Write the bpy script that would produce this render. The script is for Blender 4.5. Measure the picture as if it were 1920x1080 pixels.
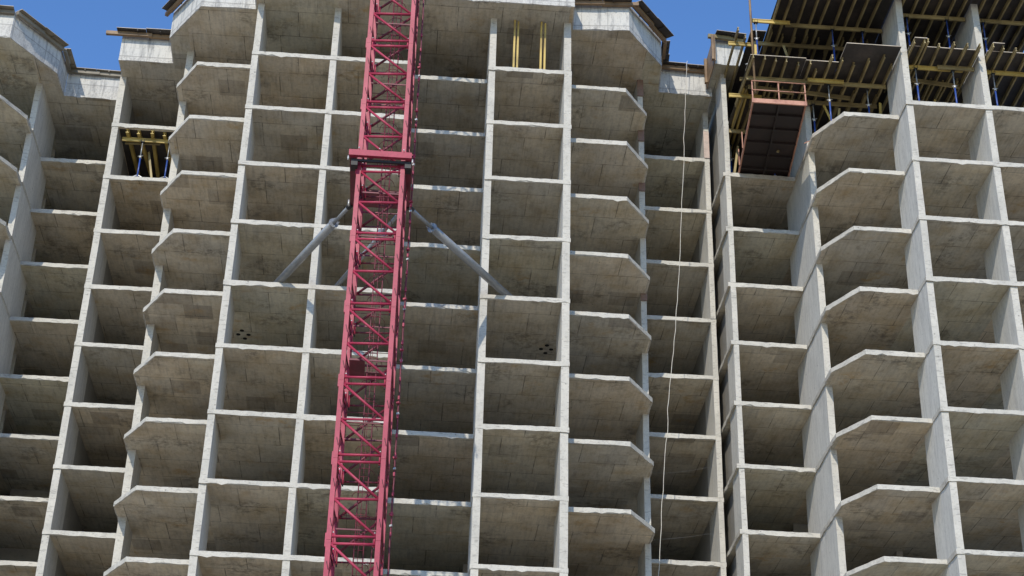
import bpy, bmesh, math, random
from mathutils import Vector, Matrix
R = math.radians
random.seed(7)
for o in list(bpy.data.objects): bpy.data.objects.remove(o)
scene = bpy.context.scene
C = scene.collection

# ------------------------------------------------------------------ camera
GZ = 1.6                                   # camera height above the ground
YAW, PITCH, ROLL, FPX = R(3.66662181), R(29.72190277), R(1.53348146), 3181.13
cam = bpy.data.cameras.new('camera'); co = bpy.data.objects.new('camera', cam); C.objects.link(co)
fwd = Vector((math.sin(YAW)*math.cos(PITCH), math.cos(YAW)*math.cos(PITCH), math.sin(PITCH)))
rt = Vector((math.cos(YAW), -math.sin(YAW), 0)); up = rt.cross(fwd)
r2 = rt*math.cos(ROLL)+up*math.sin(ROLL); u2 = -rt*math.sin(ROLL)+up*math.cos(ROLL)
M = Matrix((r2, u2, -fwd)).transposed().to_4x4(); M.translation = Vector((0, 0, GZ))
co.matrix_world = M
cam.sensor_width = 36; cam.lens = FPX/1920*36; cam.clip_start = 0.5; cam.clip_end = 5000
scene.camera = co

# ------------------------------------------------------------------ light
SUNDIR = Vector((-0.335, -1.0, 0.78)).normalized()      # towards the sun
elev = math.asin(SUNDIR.z)
w = bpy.data.worlds.new('World'); scene.world = w; w.use_nodes = True
nt = w.node_tree; bg = nt.nodes['Background']
sky = nt.nodes.new('ShaderNodeTexSky'); sky.sky_type = 'NISHITA'; sky.sun_disc = False
sky.sun_elevation = elev; sky.sun_rotation = math.atan2(SUNDIR.x, SUNDIR.y)
sky.air_density = 1.0; sky.dust_density = 0.0; sky.ozone_density = 3.5
hs = nt.nodes.new('ShaderNodeHueSaturation'); hs.inputs['Saturation'].default_value = 1.16; hs.inputs['Value'].default_value = 1.13; hs.inputs['Hue'].default_value = 0.506
nt.links.new(sky.outputs[0], hs.inputs['Color']); nt.links.new(hs.outputs[0], bg.inputs[0]); bg.inputs[1].default_value = 0.15
sl = bpy.data.lights.new('sun', 'SUN'); so = bpy.data.objects.new('sun', sl); C.objects.link(so)
sl.energy = 2.9; sl.angle = R(0.5); sl.color = (1, 0.92, 0.79)
so.rotation_euler = SUNDIR.to_track_quat('Z', 'Y').to_euler(); so.location = (-30, -60, 60)
scene.view_settings.view_transform = 'Standard'; scene.view_settings.look = 'None'
scene.view_settings.gamma = 1; scene.view_settings.exposure = 0.42

# ------------------------------------------------------------------ materials
def nodes(name):
    m = bpy.data.materials.new(name); m.use_nodes = True
    t = m.node_tree; return m, t, t.nodes['Principled BSDF']
def N(t, kind, **kw):
    n = t.nodes.new(kind)
    for k, v in kw.items(): setattr(n, k, v)
    return n
def mathn(t, op, a, b=None, c=None):
    n = N(t, 'ShaderNodeMath', operation=op)
    for i, v in enumerate((a, b, c)):
        if v is None: continue
        if isinstance(v, (int, float)): n.inputs[i].default_value = v
        else: t.links.new(v, n.inputs[i])
    return n.outputs[0]
def mixc(t, fac, a, b, mode='MIX'):
    n = N(t, 'ShaderNodeMix', data_type='RGBA', blend_type=mode)
    for s, v in ((n.inputs[0], fac), (n.inputs[6], a), (n.inputs[7], b)):
        if isinstance(v, (int, float)): s.default_value = v
        elif isinstance(v, tuple): s.default_value = (*v, 1) if len(v) == 3 else v
        else: t.links.new(v, s)
    return n.outputs[2]
def ramp(t, fac, stops):
    n = N(t, 'ShaderNodeValToRGB'); t.links.new(fac, n.inputs[0]); e = n.color_ramp.elements
    while len(e) < len(stops): e.new(0.5)
    for x, (p, c) in zip(e, stops): x.position = p; x.color = (*c, 1) if isinstance(c, tuple) else (c, c, c, 1)
    return n.outputs[0]
def noise(t, vec, scale, detail=4, rough=0.55, stretch=None):
    if stretch:
        mp = N(t, 'ShaderNodeMapping'); mp.inputs['Scale'].default_value = stretch
        t.links.new(vec, mp.inputs[0]); vec = mp.outputs[0]
    n = N(t, 'ShaderNodeTexNoise'); n.inputs['Scale'].default_value = scale
    n.inputs['Detail'].default_value = detail; n.inputs['Roughness'].default_value = rough
    t.links.new(vec, n.inputs['Vector']); return n.outputs['Fac']
def bump(t, bsdf, h, strength=0.3, dist=0.02):
    b = N(t, 'ShaderNodeBump'); b.inputs['Strength'].default_value = strength; b.inputs['Distance'].default_value = dist
    t.links.new(h, b.inputs['Height']); t.links.new(b.outputs[0], bsdf.inputs['Normal'])

def soffit_mat():
    m, t, b = nodes('soffit_concrete')
    tc = N(t, 'ShaderNodeNewGeometry').outputs['Position']
    sp = N(t, 'ShaderNodeSeparateXYZ'); t.links.new(tc, sp.inputs[0]); X, Y, Z = sp.outputs
    lev = mathn(t, 'FLOOR', mathn(t, 'DIVIDE', mathn(t, 'SUBTRACT', Z, FZ-60.9), 3.0))
    wn0 = N(t, 'ShaderNodeTexWhiteNoise', noise_dimensions='1D'); t.links.new(lev, wn0.inputs['W'])
    # a bay index so that sheets break at the walls
    bay = None
    for xw in (-19.1, -15.05, -11.54, -7.95, -4.4, -0.88, 2.82, 6.3, 10.26, 13.95, 17.73, 21.2, 24.77):
        g_ = mathn(t, 'GREATER_THAN', X, xw); bay = g_ if bay is None else mathn(t, 'ADD', bay, g_)
    cb0 = N(t, 'ShaderNodeCombineXYZ'); t.links.new(bay, cb0.inputs[0]); t.links.new(lev, cb0.inputs[1])
    wnb = N(t, 'ShaderNodeTexWhiteNoise', noise_dimensions='2D'); t.links.new(cb0.outputs[0], wnb.inputs['Vector'])
    off = mathn(t, 'MULTIPLY', wnb.outputs['Value'], 2.4)
    tv = N(t, 'ShaderNodeVectorMath', operation='ADD'); t.links.new(tc, tv.inputs[0])
    cb1 = N(t, 'ShaderNodeCombineXYZ'); t.links.new(mathn(t, 'MULTIPLY', off, 37.0), cb1.inputs[2]); t.links.new(cb1.outputs[0], tv.inputs[1]); tcb = tv.outputs[0]
    def panels(w, h, seed, amt=0.014):
        u = mathn(t, 'DIVIDE', mathn(t, 'ADD', mathn(t, 'ADD', X, off), 40+seed), w)
        v0 = mathn(t, 'DIVIDE', mathn(t, 'ADD', mathn(t, 'ADD', Y, mathn(t, 'MULTIPLY', off, .4)), seed*.37), h)
        cv = mathn(t, 'FLOOR', v0)
        u = mathn(t, 'ADD', u, mathn(t, 'MULTIPLY', cv, 0.37))
        cu = mathn(t, 'FLOOR', u)
        fu = mathn(t, 'MULTIPLY', mathn(t, 'PINGPONG', u, 0.5), w); fv = mathn(t, 'MULTIPLY', mathn(t, 'PINGPONG', v0, 0.5), h)
        # pingpong(0.5) has period 1: 0 at every sheet edge
        line = mathn(t, 'LESS_THAN', mathn(t, 'MINIMUM', fu, fv), amt)
        cb = N(t, 'ShaderNodeCombineXYZ'); t.links.new(cu, cb.inputs[0]); t.links.new(cv, cb.inputs[1])
        t.links.new(mathn(t, 'ADD', lev, seed), cb.inputs[2])
        wn = N(t, 'ShaderNodeTexWhiteNoise', noise_dimensions='3D'); t.links.new(cb.outputs[0], wn.inputs['Vector'])
        return line, wn.outputs['Value'], wn.outputs['Color']
    l1, v1, c1 = panels(2.44, 1.83, 1.0, 0.019)
    l2, v2, c2 = panels(1.22, 1.22, 7.0, 0.004)
    n1 = noise(t, tcb, 0.75, 6, 0.65); n2 = noise(t, tc, 7.0, 5, 0.7)
    n3 = noise(t, tcb, 1.0, 5, 0.7, (7.0, 0.8, 1.0))
    base = mixc(t, v1, (0.60, 0.555, 0.46), (0.53, 0.505, 0.435))
    base = mixc(t, ramp(t, n1, [(0.42, 0.0), (0.68, 0.75)]), base, (0.42, 0.345, 0.225))
    base = mixc(t, 1.0, base, ramp(t, v2, [(0.0, (0.62, 0.61, 0.6)), (0.07, (0.93, 0.93, 0.93)), (0.5, (0.99, .99, .98)), (1.0, (1.06, 1.05, 1.02))]), 'MULTIPLY')
    base = mixc(t, 1.0, base, ramp(t, n3, [(0.25, (0.68, 0.68, 0.7)), (0.5, (1, 1, 1)), (0.75, (1.1, 1.09, 1.06))]), 'MULTIPLY')
    base = mixc(t, 1.0, base, ramp(t, n2, [(0.2, (0.7, 0.7, 0.7)), (0.5, (1, 1, 1)), (0.8, (1.1, 1.1, 1.1))]), 'MULTIPLY')
    base = mixc(t, 1.0, base, ramp(t, wnb.outputs['Value'], [(0.0, (1.05, 0.98, 0.88)), (0.35, (0.86, 0.87, 0.86)), (0.6, (1.08, 1.04, 0.98)), (0.8, (0.93, 0.96, 0.9)), (1.0, (1.06, 1.03, 1.0))]), 'MULTIPLY')
    n5 = noise(t, tcb, 0.45, 3, 0.5)
    dirt = mathn(t, 'MULTIPLY', ramp(t, n5, [(0.55, 0.0), (0.64, 1.0)]), ramp(t, noise(t, tc, 3.0, 6, 0.75), [(0.45, 0.0), (0.6, 1.0)]))
    base = mixc(t, mathn(t, 'MULTIPLY', dirt, 0.6), base, (0.10, 0.09, 0.07))
    vor = N(t, 'ShaderNodeTexVoronoi'); vor.inputs['Scale'].default_value = 1.3; t.links.new(tc, vor.inputs['Vector'])
    spot = mathn(t, 'LESS_THAN', vor.outputs['Distance'], 0.045)
    base = mixc(t, mathn(t, 'MULTIPLY', spot, 0.6), base, (0.06, 0.055, 0.05))
    brk = ramp(t, noise(t, tcb, 1.4, 3, 0.6), [(0.38, 0.25), (0.6, 1.0)])
    l1 = mathn(t, 'MULTIPLY', l1, brk); l2 = mathn(t, 'MULTIPLY', l2, ramp(t, noise(t, tcb, 0.9, 3, 0.6), [(0.5, 0.0), (0.6, 1.0)]))
    och = mathn(t, 'MULTIPLY', ramp(t, noise(t, tcb, 0.55, 2, 0.5), [(0.6, 0.0), (0.72, 1.0)]), ramp(t, noise(t, tcb, 2.2, 5, 0.7), [(0.45, 0.0), (0.65, 0.7)]))
    base = mixc(t, och, base, (0.42, 0.27, 0.10))
    base = mixc(t, mathn(t, 'MULTIPLY', l1, 0.72), base, (0.05, 0.045, 0.038))
    base = mixc(t, mathn(t, 'MULTIPLY', l2, 0.35), base, (0.09, 0.08, 0.07))
    t.links.new(base, b.inputs['Base Color']); b.inputs['Roughness'].default_value = 0.75
    bump(t, b, mathn(t, 'ADD', n2, mathn(t, 'MULTIPLY', l1, -1)), 0.25, 0.01)
    return m
def edge_mat(name, col, ticks=True, dark=0.4):
    m, t, b = nodes(name)
    tc = N(t, 'ShaderNodeNewGeometry').outputs['Position']
    n1 = noise(t, tc, 0.9, 5, 0.6); n2 = noise(t, tc, 9, 6, 0.7)
    base = mixc(t, 1.0, col, ramp(t, n1, [(0.3, (0.82, 0.82, 0.81)), (0.6, (1.03, 1.02, 1.0))]), 'MULTIPLY')
    base = mixc(t, 1.0, base, ramp(t, n2, [(0.28, (0.72, 0.71, 0.69)), (0.45, (1, 1, 1)), (0.8, (1.08, 1.08, 1.07))]), 'MULTIPLY')
    if ticks:
        n6 = noise(t, tc, 2.6, 8, 0.8)
        base = mixc(t, ramp(t, n6, [(0.56, 0.0), (0.68, 0.6)]), base, (0.24, 0.22, 0.19))
        n3 = noise(t, tc, 1.0, 2, 0.5, (3.0, 3.0, 14.0))
        base = mixc(t, mathn(t, 'MULTIPLY', ramp(t, n3, [(0.61, 0.0), (0.655, 1.0)]), dark), base, (0.12, 0.11, 0.10))
        vor = N(t, 'ShaderNodeTexVoronoi'); vor.inputs['Scale'].default_value = 1.7; t.links.new(tc, vor.inputs['Vector'])
        base = mixc(t, mathn(t, 'MULTIPLY', mathn(t, 'LESS_THAN', vor.outputs['Distance'], 0.06), 0.6), base, (0.1, 0.09, 0.08))
    t.links.new(base, b.inputs['Base Color']); b.inputs['Roughness'].default_value = 0.8
    bump(t, b, n2, 0.35, 0.012)
    return m
def side_mat():
    m, t, b = nodes('wall_concrete')
    tc = N(t, 'ShaderNodeNewGeometry').outputs['Position']
    n1 = noise(t, tc, 0.8, 5, 0.6); n2 = noise(t, tc, 8, 6, 0.7); n3 = noise(t, tc, 1.0, 4, 0.7, (6, 6, 0.7))
    base = mixc(t, n1, (0.54, 0.53, 0.485), (0.64, 0.625, 0.575))
    base = mixc(t, 1.0, base, ramp(t, n3, [(0.3, (0.78, 0.78, 0.79)), (0.55, (1, 1, 1)), (0.75, (1.08, 1.08, 1.08))]), 'MULTIPLY')
    base = mixc(t, 1.0, base, ramp(t, n2, [(0.25, (0.75, 0.75, 0.75)), (0.5, (1, 1, 1))]), 'MULTIPLY')
    vor = N(t, 'ShaderNodeTexVoronoi'); vor.inputs['Scale'].default_value = 1.5; t.links.new(tc, vor.inputs['Vector'])
    base = mixc(t, mathn(t, 'MULTIPLY', mathn(t, 'LESS_THAN', vor.outputs['Distance'], 0.05), 0.65), base, (0.08, 0.08, 0.08))
    t.links.new(base, b.inputs['Base Color']); b.inputs['Roughness'].default_value = 0.8
    bump(t, b, n2, 0.3, 0.01)
    return m
def parapet_mat():
    m, t, b = nodes('parapet_concrete')
    tc = N(t, 'ShaderNodeNewGeometry').outputs['Position']
    n1 = noise(t, tc, 1.2, 5, 0.65); n2 = noise(t, tc, 10, 6, 0.7); n3 = noise(t, tc, 1.0, 5, 0.7, (5, 5, 0.9))
    sp = N(t, 'ShaderNodeSeparateXYZ'); t.links.new(tc, sp.inputs[0])
    base = mixc(t, n1, (0.47, 0.46, 0.425), (0.57, 0.555, 0.51))
    base = mixc(t, 1.0, base, ramp(t, n3, [(0.32, (0.55, 0.56, 0.58)), (0.5, (1, 1, 1)), (0.75, (1.05, 1.05, 1.04))]), 'MULTIPLY')
    base = mixc(t, 1.0, base, ramp(t, n2, [(0.3, (0.62, 0.61, 0.6)), (0.45, (1, 1, 1))]), 'MULTIPLY')
    # board joints: one line low down, uprights every 1.2 m, the grout leaks of the joint between slab and upstand
    z = mathn(t, 'SUBTRACT', sp.outputs[2], PZ0)
    l1 = mathn(t, 'LESS_THAN', mathn(t, 'ABSOLUTE', mathn(t, 'SUBTRACT', z, 0.27)), 0.022)
    l2 = mathn(t, 'LESS_THAN', mathn(t, 'PINGPONG', mathn(t, 'ADD', sp.outputs[0], 0.35), 0.61), 0.012)
    lk = mathn(t, 'MULTIPLY', mathn(t, 'LESS_THAN', z, 0.27), ramp(t, noise(t, tc, 12, 5, 0.8), [(0.45, 0.0), (0.6, 0.8)]))
    base = mixc(t, mathn(t, 'MULTIPLY', mathn(t, 'MAXIMUM', l1, l2), 0.55), base, (0.13, 0.12, 0.11))
    base = mixc(t, mathn(t, 'MULTIPLY', lk, 0.5), base, (0.2, 0.18, 0.16))
    t.links.new(base, b.inputs['Base Color']); b.inputs['Roughness'].default_value = 0.8
    bump(t, b, n2, 0.35, 0.012)
    return m
def paint_mat(name, col, col2, rough=0.45, metal=0.0, sc=3.0, spec=0.5):
    m, t, b = nodes(name)
    tc = N(t, 'ShaderNodeNewGeometry').outputs['Position']
    n1 = noise(t, tc, sc, 6, 0.7); n2 = noise(t, tc, sc*9, 4, 0.7)
    base = mixc(t, ramp(t, n1, [(0.45, 0.0), (0.7, 1.0)]), col, col2)
    base = mixc(t, 1.0, base, ramp(t, n2, [(0.25, (0.7, 0.7, 0.7)), (0.5, (1, 1, 1))]), 'MULTIPLY')
    t.links.new(base, b.inputs['Base Color']); b.inputs['Roughness'].default_value = rough; b.inputs['Metallic'].default_value = metal
    b.inputs['Specular IOR Level'].default_value = spec
    return m
def wood_mat(name, c1, c2, axis=(0.6, 0.6, 12)):
    m, t, b = nodes(name)
    tc = N(t, 'ShaderNodeNewGeometry').outputs['Position']
    n1 = noise(t, tc, 3.0, 6, 0.7, axis); n2 = noise(t, tc, 1.1, 3, 0.5)
    base = mixc(t, n1, c1, c2)
    base = mixc(t, 1.0, base, ramp(t, n2, [(0.3, (0.6, 0.58, 0.55)), (0.6, (1.1, 1.1, 1.1))]), 'MULTIPLY')
    t.links.new(base, b.inputs['Base Color']); b.inputs['Roughness'].default_value = 0.6
    return m
FZ = 23.265 + GZ                            # floor level 0 above the ground
PZ0 = FZ + 27 - 0.2
MS = soffit_mat(); ME = edge_mat('edge_concrete', (0.485, 0.465, 0.415)); MW = side_mat(); MP = parapet_mat()  # edge grey is the concrete's own tone on slab edges and wall fronts
MTOP = edge_mat('floor_screed', (0.42, 0.40, 0.37), False)
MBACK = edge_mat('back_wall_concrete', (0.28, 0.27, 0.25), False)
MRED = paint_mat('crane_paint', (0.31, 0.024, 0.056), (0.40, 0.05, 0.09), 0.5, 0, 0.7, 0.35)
MDARKSHADERED = paint_mat('crane_dark_shaded_red', (0.12, 0.010, 0.023), (0.18, 0.02, 0.04), 0.5)  # red darkened to carry shade inside the lattice; also the cables' own colour
MGALV = paint_mat('galvanised_steel', (0.27, 0.28, 0.285), (0.34, 0.345, 0.345), 0.38, 0.3)
MBOLT = paint_mat('bare_steel', (0.6, 0.6, 0.58), (0.45, 0.42, 0.38), 0.4, 0.5)
MBLACK = paint_mat('black_rubber', (0.015, 0.015, 0.016), (0.03, 0.03, 0.03), 0.6)
MYEL = wood_mat('yellow_timber', (0.55, 0.40, 0.10), (0.40, 0.29, 0.09))
MYELD = wood_mat('weathered_yellow_timber', (0.38, 0.30, 0.13), (0.24, 0.19, 0.095))
MBRN = wood_mat('brown_timber', (0.30, 0.19, 0.09), (0.16, 0.10, 0.055))
MPLY = paint_mat('film_faced_plywood', (0.035, 0.030, 0.027), (0.085, 0.07, 0.058), 0.55, 0, 0.8)
MLEDGE = wood_mat('grey_weathered_timber', (0.27, 0.235, 0.17), (0.17, 0.15, 0.115))
MPATCH = edge_mat('brown_patched_concrete', (0.20, 0.13, 0.105)); MPINK = edge_mat('pinkish_concrete', (0.50, 0.40, 0.35))
MPLYE = wood_mat('plywood_edge', (0.55, 0.48, 0.38), (0.42, 0.36, 0.28))
MBLUE = paint_mat('blue_prop_paint', (0.025, 0.065, 0.28), (0.05, 0.10, 0.30), 0.4)
MRUST = paint_mat('salmon_platform_paint', (0.50, 0.25, 0.165), (0.30, 0.125, 0.08), 0.5)
MRUSTD = paint_mat('rusty_steel_sheet', (0.022, 0.014, 0.011), (0.036, 0.02, 0.014), 0.6, 0, 1.0)
MROPE = paint_mat('pale_rope', (0.6, 0.57, 0.5), (0.45, 0.42, 0.37), 0.9)
MHOLE = paint_mat('hole_shade', (0.008, 0.008, 0.008), (0.012, 0.012, 0.012), 0.9)

def ground_mat():
    m, t, b = nodes('sandy_ground')
    tc = N(t, 'ShaderNodeNewGeometry').outputs['Position']
    c = mixc(t, noise(t, tc, 0.12, 6, 0.6), (0.50, 0.43, 0.33), (0.40, 0.345, 0.265))
    c = mixc(t, 1.0, c, ramp(t, noise(t, tc, 2.5, 6, 0.7), [(0.2, (0.6, 0.6, 0.6)), (0.6, (1.05, 1.05, 1.05))]), 'MULTIPLY')
    t.links.new(c, b.inputs['Base Color']); b.inputs['Roughness'].default_value = 0.95
    return m

# ------------------------------------------------------------------ builders
class MB:
    """collects shapes in world coordinates, builds one mesh"""
    def __init__(s): s.v = []; s.f = []; s.m = []; s.sm = []; s.mats = []
    def mi(s, mat):
        if mat not in s.mats: s.mats.append(mat)
        return s.mats.index(mat)
    def face(s, idx, mat, smooth=False): s.f.append(idx); s.m.append(s.mi(mat)); s.sm.append(smooth)
    def box(s, x0, x1, y0, y1, z0, z1, mat, front=None, bottom=None, top=None):
        n = len(s.v); s.v += [(x, y, z) for z in (z0, z1) for y in (y0, y1) for x in (x0, x1)]
        F = [((0, 1, 5, 4), front or mat), ((2, 6, 7, 3), mat), ((0, 4, 6, 2), mat), ((1, 3, 7, 5), mat), ((0, 2, 3, 1), bottom or mat), ((4, 5, 7, 6), top or mat)]
        for q, m_ in F: s.face([n+i for i in q], m_)
    def bar(s, a, b, w, h, mat, upv=(0, 0, 1)):
        a = Vector(a); b = Vector(b); d = (b-a).normalized(); u = Vector(upv)
        if abs(d.dot(u)) > 0.98: u = Vector((0, 1, 0))
        x = d.cross(u).normalized(); y = x.cross(d).normalized(); n = len(s.v)
        for p in (a, b):
            for sx, sy in ((-1, -1), (1, -1), (1, 1), (-1, 1)): s.v.append(tuple(p + x*sx*w/2 + y*sy*h/2))
        for q in ((0, 1, 2, 3), (7, 6, 5, 4), (0, 4, 5, 1), (1, 5, 6, 2), (2, 6, 7, 3), (3, 7, 4, 0)): s.face([n+i for i in q], mat)
    def tube(s, pts, r, mat, seg=8, caps=True):
        pts = [Vector(p) for p in pts]; rs = r if isinstance(r, (list, tuple)) else [r]*len(pts); n = len(s.v); px = None
        for i, p in enumerate(pts):
            d = (pts[min(i+1, len(pts)-1)] - pts[max(i-1, 0)]).normalized()
            u = Vector((0, 0, 1)) if abs(d.z) < 0.95 else Vector((0, 1, 0))
            x = d.cross(u).normalized() if px is None else (px - d*px.dot(d)).normalized()
            px = x; y = x.cross(d)
            for k in range(seg):
                a = 2*math.pi*k/seg; s.v.append(tuple(p + (x*math.cos(a) + y*math.sin(a))*rs[i]))
        for i in range(len(pts)-1):
            for k in range(seg):
                k2 = (k+1) % seg; s.face([n+i*seg+k, n+i*seg+k2, n+(i+1)*seg+k2, n+(i+1)*seg+k], mat, True)
        if caps: s.face([n+k for k in range(seg)][::-1], mat); s.face([n+(len(pts)-1)*seg+k for k in range(seg)], mat)
    def build(s, name, parent=None, base=None):
        b = Vector(parent.get('_w', (0, 0, 0))) if parent is not None else Vector(base or (0, 0, 0))
        me = bpy.data.meshes.new(name); me.from_pydata([tuple(Vector(v)-b) for v in s.v], [], s.f)
        for m_ in s.mats: me.materials.append(m_)
        me.polygons.foreach_set('material_index', s.m); me.polygons.foreach_set('use_smooth', s.sm)
        bm = bmesh.new(); bm.from_mesh(me); bmesh.ops.recalc_face_normals(bm, faces=bm.faces); bm.to_mesh(me); bm.free()
        me.update()
        o = bpy.data.objects.new(name, me); C.objects.link(o)
        if parent is not None: o.parent = parent
        else: o.location = b
        o['_w'] = tuple(b)
        return o
def tag(o, label=None, cat=None, group=None, kind=None):
    if label: o['label'] = label
    if cat: o['category'] = cat
    if group: o['group'] = group
    if kind: o['kind'] = kind
    return o
def thing(name, loc, label, cat, group=None):
    o = bpy.data.objects.new(name, None); C.objects.link(o); o.location = loc; o['_w'] = tuple(loc)
    return tag(o, label, cat, group)
ORD = ['first', 'second', 'third', 'fourth', 'fifth', 'sixth', 'seventh', 'eighth', 'ninth', 'tenth', 'eleventh', 'twelfth',
       'thirteenth', 'fourteenth', 'fifteenth', 'sixteenth', 'seventeenth', 'eighteenth', 'nineteenth', 'twentieth']

T = 0.2                                     # slab thickness
def area(p): return 0.5*sum(p[i][0]*p[(i+1) % len(p)][1]-p[(i+1) % len(p)][0]*p[i][1] for i in range(len(p)))
def slab_mesh(outline, z, front_to, t=T, step=0.22, jit=1.0, mats=None):
    """outline counter-clockwise; edges nearer than front_to get ragged board-formed edges"""
    mb = MB(); top, soff, edge = mats or (MTOP, MS, ME)
    if area(outline) < 0: outline = outline[::-1]
    pts = []; n = len(outline); drift = 0.0
    for i in range(n):
        a = Vector(outline[i]); b = Vector(outline[(i+1) % n]); d = (b-a).length
        k = max(1, int(d/step)) if min(a.y, b.y) < front_to else 1
        nrm = Vector(((b-a).y, -(b-a).x)).normalized()
        for j in range(k):
            p = a.lerp(b, j/k); c = (k > 1 and j > 0)
            pts.append((p, nrm if c else Vector((0, 0)), k > 1))
    nb = len(pts); ts = []; bs = []
    dr = 0
    for p, nr, rg in pts:
        dr = dr*0.7 + random.uniform(-0.014, 0.014)*jit if rg else 0
        o1 = random.uniform(-0.008, 0.008)*jit; bite = random.random()
        tz = random.uniform(-0.006, 0.006)*jit if rg else 0
        bz = dr + (random.uniform(-0.04, -0.015) if bite < 0.05 and rg else (random.uniform(0.02, 0.05) if bite > 0.94 and rg else 0))*jit
        ts.append((p.x+nr.x*o1, p.y+nr.y*o1, z+tz)); bs.append((p.x+nr.x*(o1+0.006), p.y+nr.y*(o1+.006), z-t+bz))
    # a flat ring just inside keeps the soffit level
    pt = [(p.x-nr.x*.03, p.y-nr.y*.03, z) for p, nr, rg in pts]; pb = [(p.x-nr.x*.05, p.y-nr.y*.05, z-t) for p, nr, rg in pts]
    mb.v = ts + bs + pt + pb
    mb.face(list(range(2*nb, 3*nb)), top); mb.face(list(range(4*nb-1, 3*nb-1, -1)), soff)
    for i in range(nb):
        j = (i+1) % nb; mb.face([i, j, nb+j, nb+i], edge); mb.face([2*nb+i, 2*nb+j, j, i], edge); mb.face([nb+i, nb+j, 3*nb+j, 3*nb+i], edge)
    return mb
def wall_box(mb, x0, x1, y0, y1, z0, z1, fj=0.012):
    """a cross wall: pale front edge, grey sides, with an uneven front"""
    jx = random.uniform(-0.008, 0.008); jy = random.uniform(0.018, 0.045); tw = random.uniform(-fj, fj); w2 = random.uniform(-fj, fj)
    n = len(mb.v); K = 5
    for i in range(K):
        q = i/(K-1); z = z0 + (z1-z0)*q; a = jx + tw*q + random.uniform(-.004, .004); y = y0+jy+random.uniform(-.004, .004)
        mb.v += [(x0+a, y, z), (x1+a+w2*q, y, z), (x1+jx, y1, z), (x0+jx, y1, z)]
    for i in range(K-1):
        a = n+i*4; b = a+4
        mb.face([a, a+1, b+1, b], ME); mb.face([a+1, a+2, b+2, b+1], MW); mb.face([a+2, a+3, b+3, b+2], MW); mb.face([a+3, a, b, b+3], MW)
    mb.face([n, n+3, n+2, n+1], MW); e = n+(K-1)*4; mb.face([e, e+1, e+2, e+3], MW)

def building(name, label, base, walls, outline, roof, dz, k_lo, k_top, back, backwall, slab_top=8, slab_label=None, floor_lip=0.006):
    """walls: (x0, x1, front y, pier depth, rear start, last storey); slabs from k_lo to slab_top, roof (if any) on k_top"""
    t = thing(name, base, label, 'building')
    ys = min(p[1] for p in outline); front_to = back - 3
    for k in range(k_lo, slab_top+1):
        z = FZ + 3*k + dz
        ol = [(x+random.uniform(-.008, .008), y+random.uniform(-.02, .02)) if y < back-1 else (x, y) for x, y in outline]
        slab_mesh(ol, z, front_to, jit=1.5).build('floor_slab', t)
    for (x0, x1, y0, dep, last) in walls:
        full = x0 in (13.74, 14.21, -15.20)
        for k in range(k_lo, last+1):
            z0 = FZ+3*k+dz; z1 = z0+3-T+(0 if slab_top == 8 else (T-.01 if k == 7 else (-.032 if k == 8 and x0 > 15 else 0)))
            mb = MB(); wall_box(mb, x0, x1, y0, y0+dep, z0-.003, z1+.003)
            mb.build('cross_wall', t)
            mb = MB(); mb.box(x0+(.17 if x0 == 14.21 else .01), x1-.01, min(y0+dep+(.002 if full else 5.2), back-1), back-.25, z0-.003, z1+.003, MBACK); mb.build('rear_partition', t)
    # storeys below the picture, down to the ground
    mb = MB(); k = k_lo-1
    while True:
        z0 = FZ+3*k+dz; zb = max(z0-.001, 0.0)
        for (x0, x1, y0, dep, last) in walls:
            mb.box(x0, x1, y0+.02, back-.25, max(z0, 0.0)-.02, z0+3-T+.003, MW, front=ME)
        if z0 < 0.3: break
        n = len(mb.v); sm = slab_mesh(outline, z0, -1e9)
        mb.v += sm.v
        for f, mi_ in zip(sm.f, sm.m): mb.face([n+i for i in f], sm.mats[mi_])
        k -= 1
    mb.build('lower_storeys', t)
    mb = MB(); x0 = min(p[0] for p in outline)+.1; x1 = max(p[0] for p in outline)-.1
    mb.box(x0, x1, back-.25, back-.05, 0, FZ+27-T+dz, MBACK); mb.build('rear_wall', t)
    for (a, b, y) in backwall:
        for k in range(k_lo, 9):
            z0 = FZ+3*k+dz; mb = MB(); dm = a+(b-a)*random.choice((.3, .7)); dw = min(.5, (b-a)*.2)
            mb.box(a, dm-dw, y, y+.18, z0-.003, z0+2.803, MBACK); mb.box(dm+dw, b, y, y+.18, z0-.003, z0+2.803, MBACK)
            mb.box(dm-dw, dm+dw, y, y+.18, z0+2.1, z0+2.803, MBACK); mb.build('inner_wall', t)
    return t
def offset_in(p, q, d):
    a = Vector(p); b = Vector(q); n = Vector((-(b-a).y, (b-a).x)).normalized(); return a+n*d, b+n*d
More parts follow.
